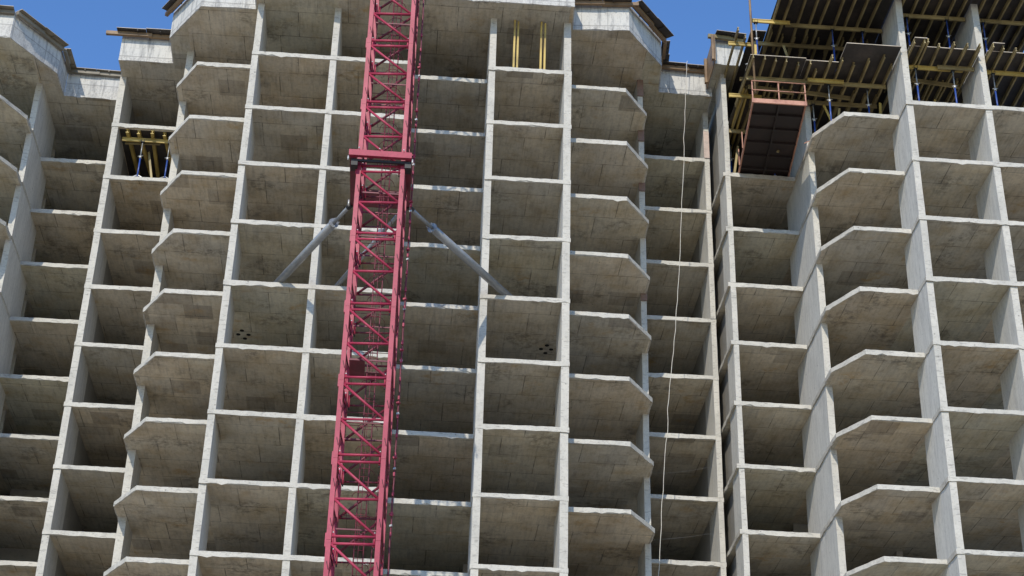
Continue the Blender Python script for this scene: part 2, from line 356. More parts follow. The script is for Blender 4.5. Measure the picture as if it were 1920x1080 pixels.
def roof_of(t, ol, nfront, dz, hpar=1.35, par=True):
    """roof slab with an upstand along the first nfront edges of the (left to right) outline"""
    z = FZ+27+dz
    slab_mesh(ol, z, 73, jit=1.3, mats=(MTOP, MS, MP)).build('roof_slab', t)
    for i in range(nfront):
        a = Vector(ol[i]); b = Vector(ol[i+1]); d = (b-a).normalized(); n = Vector((-d.y, d.x)); th = 0.16
        if (b-a).length < .3: continue
        mb = MB(); K = max(2, int((b-a).length/.35)); rows = []
        # keep corners from overlapping: the piece starts past the thickness of its neighbour
        s0 = 0 if i == 0 else (0.0); e0 = (b-a).length
        for j in range(K+1):
            p = a + d*(s0+(e0-s0)*j/K); o = random.uniform(-.006, .006); q = p+n*th
            rows.append([(p.x-n.x*o+n.x*.012, p.y-n.y*o+n.y*.012, z-.002), (p.x-n.x*o+n.x*.012, p.y-n.y*o+n.y*.012, z+hpar), (q.x, q.y, z+hpar), (q.x, q.y, z-.002)])
        hpar += .003
        for r_ in rows: mb.v += r_
        for j in range(K):
            for c_ in range(4): c2 = (c_+1) % 4; mb.face([j*4+c_, j*4+c2, j*4+4+c2, j*4+4+c_], MP)
        mb.face([0, 1, 2, 3], MP); mb.face([K*4+3, K*4+2, K*4+1, K*4], MP)
        mb.build('parapet', t)

# ------------------------------------------------------------------ the setting
g = MB(); S = 1500
g.v = [(-S, -S, 0), (S, -S, 0), (S, S, 0), (-S, S, 0)]; g.face([0, 1, 2, 3], ground_mat())
tag(g.build('ground'), kind='structure')

# ------------------------------------------------------------------ middle frame
mid = building('concrete_frame_building', 'wide middle block of the unfinished grey concrete frame behind the red crane mast', (0, 70, 0),
    [(-15.20, -14.90, 68.80, 2.4, 8), (-11.70, -11.38, 66.30, 2.0, 8), (-8.09, -7.80, 62.35, 2.5, 8), (-4.56, -4.27, 62.33, 3.6, 8),
     (-0.99, -0.76, 62.33, 3.0, 8), (2.67, 2.97, 62.33, 2.4, 8), (6.12, 6.45, 62.27, 2.4, 8), (10.13, 10.39, 66.38, 2.2, 8), (13.74, 13.98, 68.62, 2.2, 8)],
    [(-15.22, 68.80), (-11.78, 68.80), (-11.78, 65.30), (-10.67, 63.42), (-8.11, 63.42), (-8.11, 62.34), (-0.74, 62.34), (-0.74, 63.38), (2.65, 63.38), (2.65, 62.33),
     (6.47, 62.28), (6.47, 63.32), (9.11, 63.32), (10.36, 65.18), (10.42, 68.66), (14.0, 68.66), (14.0, 80), (-15.22, 80)],
    None, 0, -2, 9, 80, [(-14.9, -11.7, 77), (-11.38, -8.09, 73.8), (-7.8, -4.56, 72.6), (-4.27, -0.99, 72.6), (-0.76, 2.67, 73.5), (2.97, 6.12, 72.6), (6.45, 10.13, 73.8), (10.39, 13.77, 76.5)])
MIDROOF = [(-15.13, 67.47), (-12.50, 67.45), (-12.48, 65.48), (-10.78, 62.90), (-8.24, 62.86), (-8.24, 61.25), (6.47, 61.13), (6.56, 62.80),
           (9.20, 62.58), (11.13, 65.12), (11.30, 67.22), (13.98, 67.30), (14.0, 80), (-15.2, 80)]
roof_of(mid, MIDROOF, 11, 0)
for (cx, cy) in ((-7.53, 66.8), (5.86, 66.57)):
    for dx, dy in ((-.05, -.36), (-.23, .02), (.22, 0), (.04, .38)) if cx < 0 else ((0, -.36), (-.23, .01), (.22, 0), (0, .37)):
        mb = MB(); zz = FZ+12-T; mb.tube([(cx+dx, cy+dy, zz-.02), (cx+dx, cy+dy, zz+.05)], .095, MHOLE, 14); mb.build('pipe_opening', mid)  # black disc carries the shade of an open hole in its colour

for zt_, h_ in ((FZ+27-T, .95), (FZ+24-T, .6), (FZ+21-T, .45), (FZ+15-T, .35)):
    mb = MB(); mb.box(10.10, 10.40, 66.33, 66.40, zt_-h_, zt_-.004, MPATCH); mb.build('patched_wall_head', mid)
mb = MB(); mb.box(13.72, 13.99, 68.60, 68.66, FZ+24.01, FZ+25.6, MPINK); mb.build('patched_wall_foot', mid)
for zt_, xa, xb, sag in ((FZ+7.2, 10.6, 13.7, .12), (FZ+4.0, 10.5, 13.6, .05), (FZ+0.9, 10.5, 13.7, .04)):
    mb = MB(); mb.tube([(xa+(xb-xa)*q/10, 69.1, zt_+.5*q/10-sag*math.sin(math.pi*q/10)) for q in range(11)], .0022, MGALV, 5)
    lab = {FZ+7.2: 'slack thin wire across a dark bay, highest of three beside the rope', FZ+4.0: 'thin wire across a dark bay, middle one of three beside the rope', FZ+0.9: 'thin wire across a dark bay, lowest of three beside the rope'}[zt_]
    tag(mb.build('wire', base=(xa, 69.1, zt_)), lab, 'wire', 'wires strung across the bays beside the rope')

# ------------------------------------------------------------------ left frame
DL = -0.5
left = building('concrete_frame_building', 'narrow left block of the concrete frame, cut off by the left edge of the photo', (-20, 74, 0),
    [(-19.25, -18.97, 69.08, 4.2, 8), (-23.3, -23.0, 67.5, 3.0, 8)],
    [(-27, 66.35), (-20.03, 66.35), (-19.03, 67.94), (-18.99, 71.45), (-15.28, 71.45), (-15.28, 80), (-27, 80)],
    None, DL, -2, 9, 80, [(-18.97, -15.3, 77.5), (-23, -19.25, 75)])
LROOF = [(-27, 65.5), (-19.93, 65.60), (-18.12, 68.22), (-18.05, 70.03), (-15.25, 70.12), (-15.25, 80), (-27, 80)]
roof_of(left, LROOF, 4, DL)

# ------------------------------------------------------------------ right frame
DR = 0.533
right = building('concrete_frame_building', 'right block of the concrete frame whose top storeys still carry timber formwork', (21, 72, 0),
    [(14.21, 14.45, 66.08, 1.5, 8), (17.59, 17.87, 63.66, 4.6, 7), (21.06, 21.35, 59.57, 2.4, 8), (24.62, 24.92, 59.57, 2.5, 8), (28.2, 28.5, 59.57, 2.5, 8)],
    [(14.10, 66.10), (17.54, 66.15), (17.54, 62.58), (18.54, 60.71), (21.02, 60.71), (21.02, 59.55), (30.5, 59.55), (30.5, 78), (14.10, 78)],
    None, DR, -2, 9, 78, [(14.45, 17.59, 74), (17.87, 21.06, 72), (21.35, 24.62, 70.5), (24.92, 28.2, 70.5)], slab_top=7)
roof_of(right, [(13.77, 65.32), (15.25, 65.45), (15.25, 72), (13.77, 72)], 1, DR)

# ------------------------------------------------------------------ formwork ledges along the parapets
def ledge(a, b, zt, label, over=0.6, beam=MBRN, ext0=0, ext1=0, group='formwork ledges along the roof edge', name='formwork_ledge', ply=MPLY):
    a = Vector(a); b = Vector(b); d = (b-a).normalized(); n = Vector((d.y, -d.x))
    t = thing(name, (a.x, a.y, zt), label, 'formwork', group)
    P = lambda s, o, z: (a.x+d.x*s+n.x*o, a.y+d.y*s+n.y*o, z)
    Ln = (b-a).length
    mb = MB(); k = max(1, round(Ln/1.3))
    for i in range(k):
        s0 = -ext0*.3+(Ln+ext0*.3+ext1*.3)*i/k; s1 = -ext0*.3+(Ln+ext0*.3+ext1*.3)*(i+1)/k - .012; o = over+random.uniform(-.04, .05); dz_ = random.uniform(0, .02)
        n0 = len(mb.v); mb.v += [P(s0, .04, zt+.20+dz_), P(s1, .04, zt+.20+dz_), P(s1, o, zt+.205+dz_), P(s0, o, zt+.205+dz_),
                                 P(s0, .04, zt+.225+dz_), P(s1, .04, zt+.225+dz_), P(s1, o, zt+.23+dz_), P(s0, o, zt+.23+dz_)]
        for q, mm in (((0, 1, 2, 3), ply), ((7, 6, 5, 4), ply), ((0, 4, 5, 1), MPLYE), ((1, 5, 6, 2), MPLYE), ((2, 6, 7, 3), MPLYE), ((3, 7, 4, 0), MPLYE)): mb.face([n0+i_ for i_ in q], mm)
    mb.build('plywood', t)
    mb = MB(); mb.bar(P(-ext0, over*.42, zt+.09), P(Ln*.56, over*.42, zt+.09), .16, .19, beam); mb.build('timber_beam', t)
    mb = MB(); mb.bar(P(Ln*.52, max(over*.55-.17, .1), zt+.10), P(Ln+ext1, max(over*.55-.17, .1), zt+.10), .16, .18, beam); mb.build('timber_beam', t)
    for f in ([.3, .72] if Ln > 1.6 else [.5]):
        mb = MB(); s = Ln*f; mb.bar(P(s, .03, zt+.17), P(s, over*.9, zt+.17), .06, .05, ply); mb.build('bracket', t)
    return t
ZT = FZ+27+1.35-.24
ledge(MIDROOF[0], MIDROOF[1], ZT, 'grey ledge whose brown beam sticks out to the left over the small parapet box', ext0=.75)
ledge(MIDROOF[2], MIDROOF[3], ZT, 'slanting formwork ledge climbing to the left of the topmost parapet left of the crane', ext0=.2)
ledge(MIDROOF[7], MIDROOF[8], ZT, 'straight beam ledge at the very top right of the crane, ending at the blue sky', ext1=.45)
ledge(MIDROOF[8], MIDROOF[9], ZT, 'slanting dark formwork ledge against the sky right of the crane', over=.7)
ledge(MIDROOF[9], MIDROOF[10], ZT, 'short end-on formwork ledge at the corner beside the sky gap', over=.45)
ledge(MIDROOF[10], MIDROOF[11], ZT, 'level formwork ledge from which the white rope hangs', over=.5)
ledge((-24, 65.5), LROOF[1], ZT+DL, 'level formwork ledge in the top left corner of the photo', over=.45, beam=MLEDGE, ply=MLEDGE)
ledge(LROOF[1], LROOF[2], ZT+DL, 'slanting grey-brown formwork ledge in the top left corner against the sky', over=.45, beam=MLEDGE, ply=MLEDGE)
ledge(LROOF[2], LROOF[3], ZT+DL, 'short steep formwork ledge below the end of the top left slanting one', over=.4, beam=MLEDGE, ply=MLEDGE)
ledge(LROOF[3], LROOF[4], ZT+DL, 'flat grey ledge over the low parapet at the bottom of the left sky gap', over=.35, beam=MLEDGE, ply=MLEDGE)
ledge((13.90, 65.32), (15.25, 65.45), ZT+DR, 'formwork ledge over the small parapet box at the right block, board end sticking out left', over=.6, beam=MYELD, ext0=.5)
lz = ZT+DR
t = thing('formwork_ledge', (13.5, 66, lz-1.3), 'brown side shutter of upright boards standing left of the right block parapet box', 'formwork', 'formwork ledges along the roof edge')
mb = MB(); mb.bar((13.62, 65.0, lz-1.35), (13.62, 65.0, lz+.1), .12, .18, MBRN); mb.build('timber_beam', t)
mb = MB(); mb.bar((13.62, 66.9, lz-1.35), (13.62, 66.9, lz+.1), .12, .18, MBRN); mb.build('timber_beam', t)
mb = MB(); mb.box(13.70, 13.74, 64.9, 68.5, lz-1.45, lz+.15, MBRN); mb.build('plywood', t)

# ------------------------------------------------------------------ props and timber
def prop(x, y, z0, z1, label, group, tripod=True, dark=False, legs=MRUST, split=0.62, lean=0.0):
    t = thing('steel_prop', (x, y, z0), label, 'prop', group)
    zs = z0+(z1-z0)*split
    mb = MB(); mb.tube([(x, y, z0+.015), (x+lean*.5, y, zs)], .040, MBLUE, 12); mb.build('outer_tube', t)
    mb = MB(); mb.tube([(x+lean*.5, y, zs-.02), (x+lean, y, z1-.03)], .029, MGALV if not dark else MBLUE, 10); mb.build('inner_tube', t)
    mb = MB(); mb.tube([(x+lean*.5, y, zs-.06), (x+lean*.5, y, zs+.07)], .062, MBOLT, 12); mb.tube([(x+lean*.5-.13, y-.02, zs+.03), (x+lean*.5+.13, y-.02, zs+.08)], .013, MBOLT, 6); mb.build('collar_nut', t)
    mb = MB(); mb.box(x-.075, x+.075, y-.075, y+.075, z0, z0+.014, MBOLT); mb.build('base_plate', t)
    mb = MB(); xx = x+lean; mb.box(xx-.09, xx+.09, y-.09, y+.09, z1-.03, z1-.01, MBLACK)
    for sx in (-1, 1):
        for sy in (-1, 1): mb.box(xx+sx*.075-.008, xx+sx*.075+.008, y+sy*.075-.008, y+sy*.075+.008, z1-.01, z1+.13, MBLACK)
    mb.build('fork_head', t)
    if tripod:
        for an in ((200, 340, 90) if not 18.2 < x < 18.4 else (20, 80, 330)):
            a = R(an+random.uniform(-12, 12)); mb = MB(); L_ = .62
            mb.bar((x+math.cos(a)*.04, y+math.sin(a)*.04, z0+.42), (x+math.cos(a)*L_, y+math.sin(a)*L_*.8, z0+.02), .035, .03, legs); mb.build('tripod_leg', t)
    return t
def ibeam(a, b, mat, label, group, h=.2, w_=.08, cat='beam', name='timber_beam', upv=(0, 0, 1)):
    """an H20 timber girder: two flanges and a web"""
    a = Vector(a); b = Vector(b); t = thing(name, tuple(a), label, cat, group)
    u = Vector(upv); d = (b-a).normalized(); x = d.cross(u).normalized(); u = x.cross(d).normalized()
    mb = MB(); o = u*(h/2-.02); mb.bar(a+o, b+o, w_, .04, mat, upv); mb.build('flange', t)
    mb = MB(); mb.bar(a-o, b-o, w_, .04, mat, upv); mb.build('flange', t)
    mb = MB(); mb.bar(a+d*.003, b-d*.003, .03, h-.082, mat, upv); mb.build('web', t)
    return t
def sheet(x0, x1, y0, y1, z, label, group, mat=MPLY):
    t = thing('plywood_sheet', (x0, y0, z), label, 'plywood', group)
    mb = MB(); mb.box(x0, x1, y0, y1, z, z+.021, mat); mb.build('panel', t)
    mb = MB(); mb.box(x0, x1, y0-.012, y0-.002, z-.004, z+.03, MPLYE); mb.build('edge_strip', t)
    if x0 > 13.5:
        mb = MB(); mb.box(x0-.012, x0-.002, y0, min(y1, y0+1.2), z-.004, z+.03, MPLYE); mb.build('edge_strip', t)
    return t

# left bay still propped under floor 8
z8 = FZ+24-T
G = 'timber girders under the propped slab left of the crane'
sheet(-14.86, -11.78, 68.95, 73.5, z8-.024, 'dark plywood panel under the propped slab of the small bay left of the crane', None)
for i, x in enumerate((-14.45, -13.92, -13.25, -12.68)):
    ibeam((x, 68.92+(0, .05, -.03, .1)[i], z8-.13), (x+(.1, .22, -.12, .15)[i], 72.8, z8-.13), MYEL, f'{ORD[i]} from left of four yellow joists under the propped slab left of the crane', G, w_=.15)
ibeam((-14.72, 69.35, z8-.334), (-11.85, 69.35, z8-.334), MYEL, 'yellow cross girder carried by two blue props in the small bay left of the crane', G)
for i, x in enumerate((-13.72, -12.42)):
    prop(x, 69.35, FZ+21, z8-.436, ('left' if i == 0 else 'right')+' blue prop in the small propped bay left of the crane', 'props in the small bay left of the crane', legs=MBOLT)

ibeam((-14.6, 69.62, z8-.336), (-12.9, 69.52, z8-.336), MYELD, 'shorter darker girder lapped behind the yellow one in the small propped bay', G)
mb = MB(); mb.bar((-13.0, 69.8, FZ+21.01), (-13.5, 70.1, FZ+23.3), .1, .035, MYELD, (0, 1, 0))
tag(mb.build('timber_plank', base=(-13.0, 69.8, FZ+21.01)), 'plank leaning between the two blue props left of the crane', 'plank')

# right block: decks of floor 8 and floor 9
k8 = FZ+24+DR-T; k9 = FZ+27+DR-T
GD8 = 'plywood sheets of the lower formwork deck'; GD9 = 'plywood sheets of the upper formwork deck'
def deck(zk, spans, nm, grp):
    for (x0, x1, y0, y1, lab) in spans: sheet(x0, x1, y0, y1, zk-.024, lab, grp)
deck(k8, [(14.45, 17.0, 60.62, 77.7, 'plywood sheet of the lower deck just above the red platform'),
          (17.02, 18.52, 60.75, 77.7, 'narrow plywood sheet of the lower deck between the red platform and the tall dark panel'),
          (18.54, 21.03, 59.33, 77.7, 'black panel of the lower deck reaching furthest out above the chamfered balcony'),
          (21.38, 22.15, 58.95, 60.4, 'small plywood flap sticking out right beside the big wall'),
          (21.38, 24.6, 59.20, 69, 'plywood of the lower deck in the bay right of the big wall'),
          (24.94, 25.5, 58.95, 60.4, 'small plywood flap by the second wall from the right edge'),
          (24.94, 28.2, 59.20, 69, 'plywood of the lower deck at the right edge of the photo')][0:3], '', GD8)
sheet(21.38, 24.6, 59.22, 77.7, k8-.024, 'plywood of the lower deck in the bay right of the big wall', GD8)
sheet(24.94, 28.2, 59.22, 77.7, k8-.024, 'plywood of the lower deck at the right edge of the photo', GD8)
sheet(21.44, 22.0, 58.62, 59.19, k8-.024, 'small plywood flap sticking out right beside the big wall', GD8)
sheet(25.0, 25.52, 58.62, 59.19, k8-.024, 'small plywood flap by the rightmost wall', GD8)
sheet(15.75, 21.03, 57.2, 77.7, k9-.024, 'dark plywood ceiling of the upper deck over the red platform', GD9)
sheet(15.0, 15.73, 62.6, 77.7, k9-.024, 'narrow dark sheet at the left end of the upper deck beside the sky', GD9)
sheet(21.38, 24.6, 57.9, 77.7, k9-.024, 'plywood ceiling of the upper deck right of the big wall', GD9)
sheet(24.94, 28.2, 57.9, 77.7, k9-.024, 'plywood ceiling of the upper deck in the top right corner', GD9)
sheet(21.04, 21.37, 57.3, 77.7, k9-.024, 'narrow plywood strip over the head of the big wall at the top edge', GD9)
sheet(24.61, 24.93, 57.95, 77.7, k9-.024, 'narrow plywood strip over the head of the rightmost wall at the top edge', GD9)
def joists(xs, y0s, y1, zk, where, group, mat=MYELD):
    for i, x in enumerate(xs):
        y0 = y0s[i % len(y0s)]+random.uniform(-.2, .16)
        dx = random.uniform(-.17, .13)*(y1-y0)/6
        ibeam((x, y0, zk-.13), (x+dx, y1, zk-.13), mat, f'{ORD[i]} joist from the left {where}', group)
import itertools
fr = lambda a, b, s: [a+s*i for i in range(int((b-a)/s+1.001))]
joists([14.55, 15.1, 15.62, 16.1, 16.7, 17.22], [60.7, 60.62, 60.75, 60.72, 60.9, 60.7], 64.4, k8, 'in the lower deck above the red platform', 'joists of the lower deck above the red platform')
joists([17.6, 18.1, 18.6, 19.2, 19.8, 20.42, 20.92], [61.3, 60.35, 60.35, 60.5, 60.35, 60.1, 60.6], 66.8, k8, 'of the lower deck above the chamfered balcony', 'joists of the lower deck above the chamfered balcony')
joists([21.45, 21.9, 22.03, 22.62, 23.25, 23.86, 24.42], [58.65, 58.6, 58.65, 58.75, 58.75, 58.7, 58.9], 66, k8, 'of the lower deck in bay right of the big wall', 'joists of the lower deck right of the big wall')
joists([25.0, 25.5, 26.1, 26.7, 27.3, 27.9], [58.6, 58.75, 58.8], 66, k8, 'of the lower deck at the right edge', 'joists of the lower deck at the right edge')
joists(fr(15.8, 21.0, .58), [57.3], 63.9, k9, 'in the upper deck over the red platform', 'joists of the upper deck over the red platform')
joists(fr(15.95, 20.9, .58), [62.5, 62.75, 62.55], 69, k9-.002, 'in the rear row of the upper deck', 'rear joists of the upper deck')
joists(fr(14.7, 20.9, .56), [62.9, 63.1, 62.8], 69, k8-.002, 'in the rear row of the lower deck', 'rear joists of the lower deck')
joists([22.3, 23.0, 23.6, 24.2], [61.6, 61.4], 68, k8-.002, 'in the rear row right of the big wall', 'rear joists right of the big wall')
joists(fr(21.5, 24.5, .56), [57.9], 66.5, k9, 'of the upper deck right of the big wall', 'joists of the upper deck right of the big wall')
joists(fr(25.1, 28.1, .58), [57.9], 66.5, k9, 'of the upper deck in the top right corner', 'joists of the upper deck in the top right corner')
joists([14.35, 14.8], [62.4, 62.9], 68, k9, 'beside the right block parapet box', 'joists beside the parapet box', MYELD)
GP = 'long cross girders under the formwork decks'
P8 = k8-.334; P9 = k9-.334
ibeam((14.5, 61.95, P8), (18.1, 61.95, P8), MYELD, 'left half of the front cross girder right above the red platform', GP)
ibeam((17.3, 61.80, P8), (19.0, 61.80, P8), MYEL, 'short splice girder lapping the front girder above the red platform', GP)
ibeam((18.3, 61.95, P8), (21.0, 61.95, P8), MYELD, 'front cross girder under the black panel above the chamfered balcony', GP)
ibeam((13.95, 63.35, P8), (15.5, 63.35, P8), MYEL, 'yellow girder stub sticking out left of the red platform at the lower deck', GP)
ibeam((15.2, 63.5, P8), (21.0, 63.5, P8), MYELD, 'second cross girder of the lower deck behind the red railing', GP)
ibeam((14.5, 66.2, P8), (21.0, 66.2, P8), MYELD, 'deepest cross girder of the lower deck', GP)
ibeam((21.4, 60.35, P8), (24.1, 60.35, P8), MYEL, 'yellow cross girder of the lower deck right of the big wall', GP)
ibeam((22.9, 60.22, P8), (24.58, 60.22, P8), MYELD, 'lapping girder of the lower deck next to the second wall from the right', GP)
ibeam((24.97, 60.35, P8), (28.1, 60.35, P8), MYEL, 'yellow cross girder of the lower deck at the right edge of the photo', GP)
ibeam((14.75, 61.5, P9), (16.6, 61.5, P9), MYEL, 'bright yellow girder end of the upper deck reaching into the sky', GP)
ibeam((16.4, 61.65, P9), (21.0, 61.65, P9), MYELD, 'front cross girder of the upper deck over the red platform', GP)
ibeam((14.03, 63.3, P9), (15.3, 63.3, P9), MYEL, 'bright yellow girder end crossing the small white parapet box', GP)
ibeam((15.1, 63.15, P9), (21.0, 63.15, P9), MYELD, 'second cross girder of the upper deck over the red platform', GP)
ibeam((15.1, 66.0, P9), (21.0, 66.0, P9), MYELD, 'deepest cross girder of the upper deck over the red platform', GP)
ibeam((21.4, 60.4, P9), (24.58, 60.4, P9), MYELD, 'cross girder of the upper deck right of the big wall', GP)
ibeam((24.97, 60.4, P9), (28.1, 60.4, P9), MYELD, 'cross girder of the upper deck in the top right corner', GP)
zf = FZ+21+DR; zh8 = P8-.11; zh9 = P9-.11; zd8 = k8+.005
for x, y, lab, tr in ((18.30, 61.95, 'blue prop standing on the slanted edge of the chamfered balcony', True), (20.15, 62.1, 'dark blue prop at the middle of the chamfered balcony', False),
                      (17.95, 63.5, 'blue prop behind the slanted edge of the chamfered balcony', True), (14.75, 67.2, 'blue prop beside the left side of the red platform', True),
                      (15.2, 63.5, 'blue prop seen through the red railing', False), (21.9, 60.3, 'first blue prop right of the big wall under the lower deck', True),
                      (23.62, 60.3, 'second blue prop right of the big wall under the lower deck', True), (25.48, 60.3, 'blue prop nearest the right edge of the photo under the lower deck', False),
                      (16.6, 66.2, 'blue prop behind the red platform', False), (19.3, 66.2, 'blue prop deep inside the chamfered bay', False)):
    if x == 15.2: continue
    zb = zf
    prop(x, y, zb, zh8 if y < 66.5 else zh8, lab, 'blue props under the lower formwork deck', tripod=tr)
for x, y, lab in ((14.98, 61.5, 'blue prop on the lower deck holding the bright girder end against the sky'), (18.62, 61.65, 'prop of the upper deck above the left edge of the black panel'),
                  (20.05, 61.65, 'prop of the upper deck above the middle of the black panel'), (21.8, 60.4, 'first prop of the upper deck right of the big wall'),
                  (23.68, 60.4, 'second prop of the upper deck right of the big wall'), (25.4, 60.4, 'prop of the upper deck nearest the right edge of the photo')):
    prop(x, y, zd8, zh9, lab, 'blue props under the upper formwork deck', tripod=(x > 21 or x < 15.5), dark=x > 15.5, legs=MBOLT)
mb = MB(); mb.tube([(14.62, 60.9, k8-2.0), (14.60, 60.9, k8+8)], .055, MBRN, 10)
tag(mb.build('scaffold_pole', base=(14.62, 60.9, k8-2.0)), 'tall dark upright pole rising against the sky left of the upper deck', 'pole')
GU = 'loose planks standing among the formwork'
for i, (x, y, z0_, z1_, lx, lw) in enumerate(((14.75, 61.0, k8+.01, k8+1.1, .10, 'left end of the lower deck edge'), (16.3, 64.2, zf, zf+2.3, .5, 'bay behind the red railing'),
        (19.0, 63.0, zf, zf+2.2, -.6, 'middle of the chamfered balcony'), (18.75, 62.9, zf, zf+2.0, .35, 'left part of the chamfered balcony'), (22.7, 62.0, zf, zf+2.2, .7, 'bay right of the big wall'),
        (14.7, 66.6, zf, zf+2.1, .35, 'left side of the red platform'), (20.7, 62.4, zf, zf+2.1, .2, 'right end of the chamfered balcony'), (16.9, 62.3, k8+.01, k8+2.2, -.4, 'middle of the lower deck top'), (19.4, 63.0, k8+.01, k8+2.2, .6, 'right part of the lower deck top'))):
    mb = MB(); mb.bar((x, y, z0_), (x+lx, y+.3, z1_), .11, .035, MYELD if i % 2 else MYEL, (0, 1, 0))
    tag(mb.build('timber_plank', base=(x, y, z0_)), 'loose leaning timber plank, '+lw, 'plank', GU)
for x0_, x1_, y_, w_l in ((14.7, 16.9, 62.6, 'above the left half of the red railing'), (17.2, 19.6, 62.75, 'above the slanted balcony edge'), (22.0, 24.3, 61.3, 'in the bay right of the big wall')):
    ibeam((x0_, y_, P8+.002), (x1_, y_+.25, P8+.002), MYELD, 'skewed spare girder of the lower deck '+w_l, GP)
# loose timbers by the left end of the lower deck
for i, (x, y) in enumerate(((14.58, 63.9), (14.82, 64.3))):
    ibeam((x, y-1.0, k8-.13), (x+.1, y+3.6, k8-.13), MYEL, ('left' if i == 0 else 'right')+' one of two yellow joists beside the front edge of the gap wall', 'joists beside the gap wall')

# beams standing in the open bay right of the crane
for i, x in enumerate((3.80, 3.96, 5.04, 5.22)):
    ibeam((x, 62.52, FZ+24.005), (x+.01, 62.45, FZ+27-T-.01-(.08 if i % 2 else 0)), MYEL, ['leftmost', 'second', 'third', 'rightmost'][i]+' of four upright yellow girders in the top bay right of the crane',
          'upright yellow girders in the top bay', h=.2, upv=(0, 1, 0))

# ------------------------------------------------------------------ loading platform
zp = FZ+21+DR+.02
pl = thing('loading_platform', (15.55, 63, zp), 'salmon red steel loading platform with railing, jutting out below the formwork decks', 'platform')
X0, X1, Y0, Y1 = 14.36, 16.80, 60.45, 67.6
sk = lambda y: (y-60.45)*.085                      # it sits slightly askew
def PB(mb, x0, x1, y0, y1, z0, z1, m_):
    n = len(mb.v); mb.v += [(x+sk(y), y, z) for z in (z0, z1) for y in (y0, y1) for x in (x0, x1)]
    for q in ((0, 1, 5, 4), (2, 6, 7, 3), (0, 4, 6, 2), (1, 3, 7, 5), (0, 2, 3, 1), (4, 5, 7, 6)): mb.face([n+i for i in q], m_)
mb = MB(); PB(mb, X0+.05, X1-.05, Y0+.05, Y1, zp+.12, zp+.135, MRUSTD); mb.build('deck_plate', pl)
for i in range(6):
    mb = MB(); y = Y0+.95+i*1.08; PB(mb, X0+.06, X1-.06, y, y+.07, zp+.01, zp+.118, MRUSTD); mb.build('cross_rib', pl)
mb = MB(); PB(mb, (X0+X1)/2-.04, (X0+X1)/2+.04, Y0+.06, Y1-.01, zp+.0, zp+.117, MRUSTD); mb.build('centre_rib', pl)
for x in (X0, X1-.06):
    mb = MB(); PB(mb, x, x+.058, Y0+.06, Y1, zp, zp+.18, MRUST); mb.build('side_beam', pl)
mb = MB(); PB(mb, X0-.02, X1+.02, Y0-.02, Y0+.05, zp-.02, zp+.2, MRUST); mb.build('toe_board', pl)
for x in (X0, (X0+X1)/2-.03, X1-.05):
    mb = MB(); mb.box(x, x+.05, Y0, Y0+.045, zp+.2, zp+1.2, MRUST); mb.build('railing_post', pl)
for z in (.66, 1.16):
    mb = MB(); mb.tube([(X0, Y0-.02, zp+z), (X1, Y0-.02, zp+z)], .024, MRUST, 8); mb.build('rail', pl)
for y in (64.2, 65.6):
    mb = MB(); mb.bar((X0-.02+sk(y), y, zp+.1), (X0-.02+sk(y), y, zp+1.0), .04, .04, MRUST); mb.build('railing_post', pl)

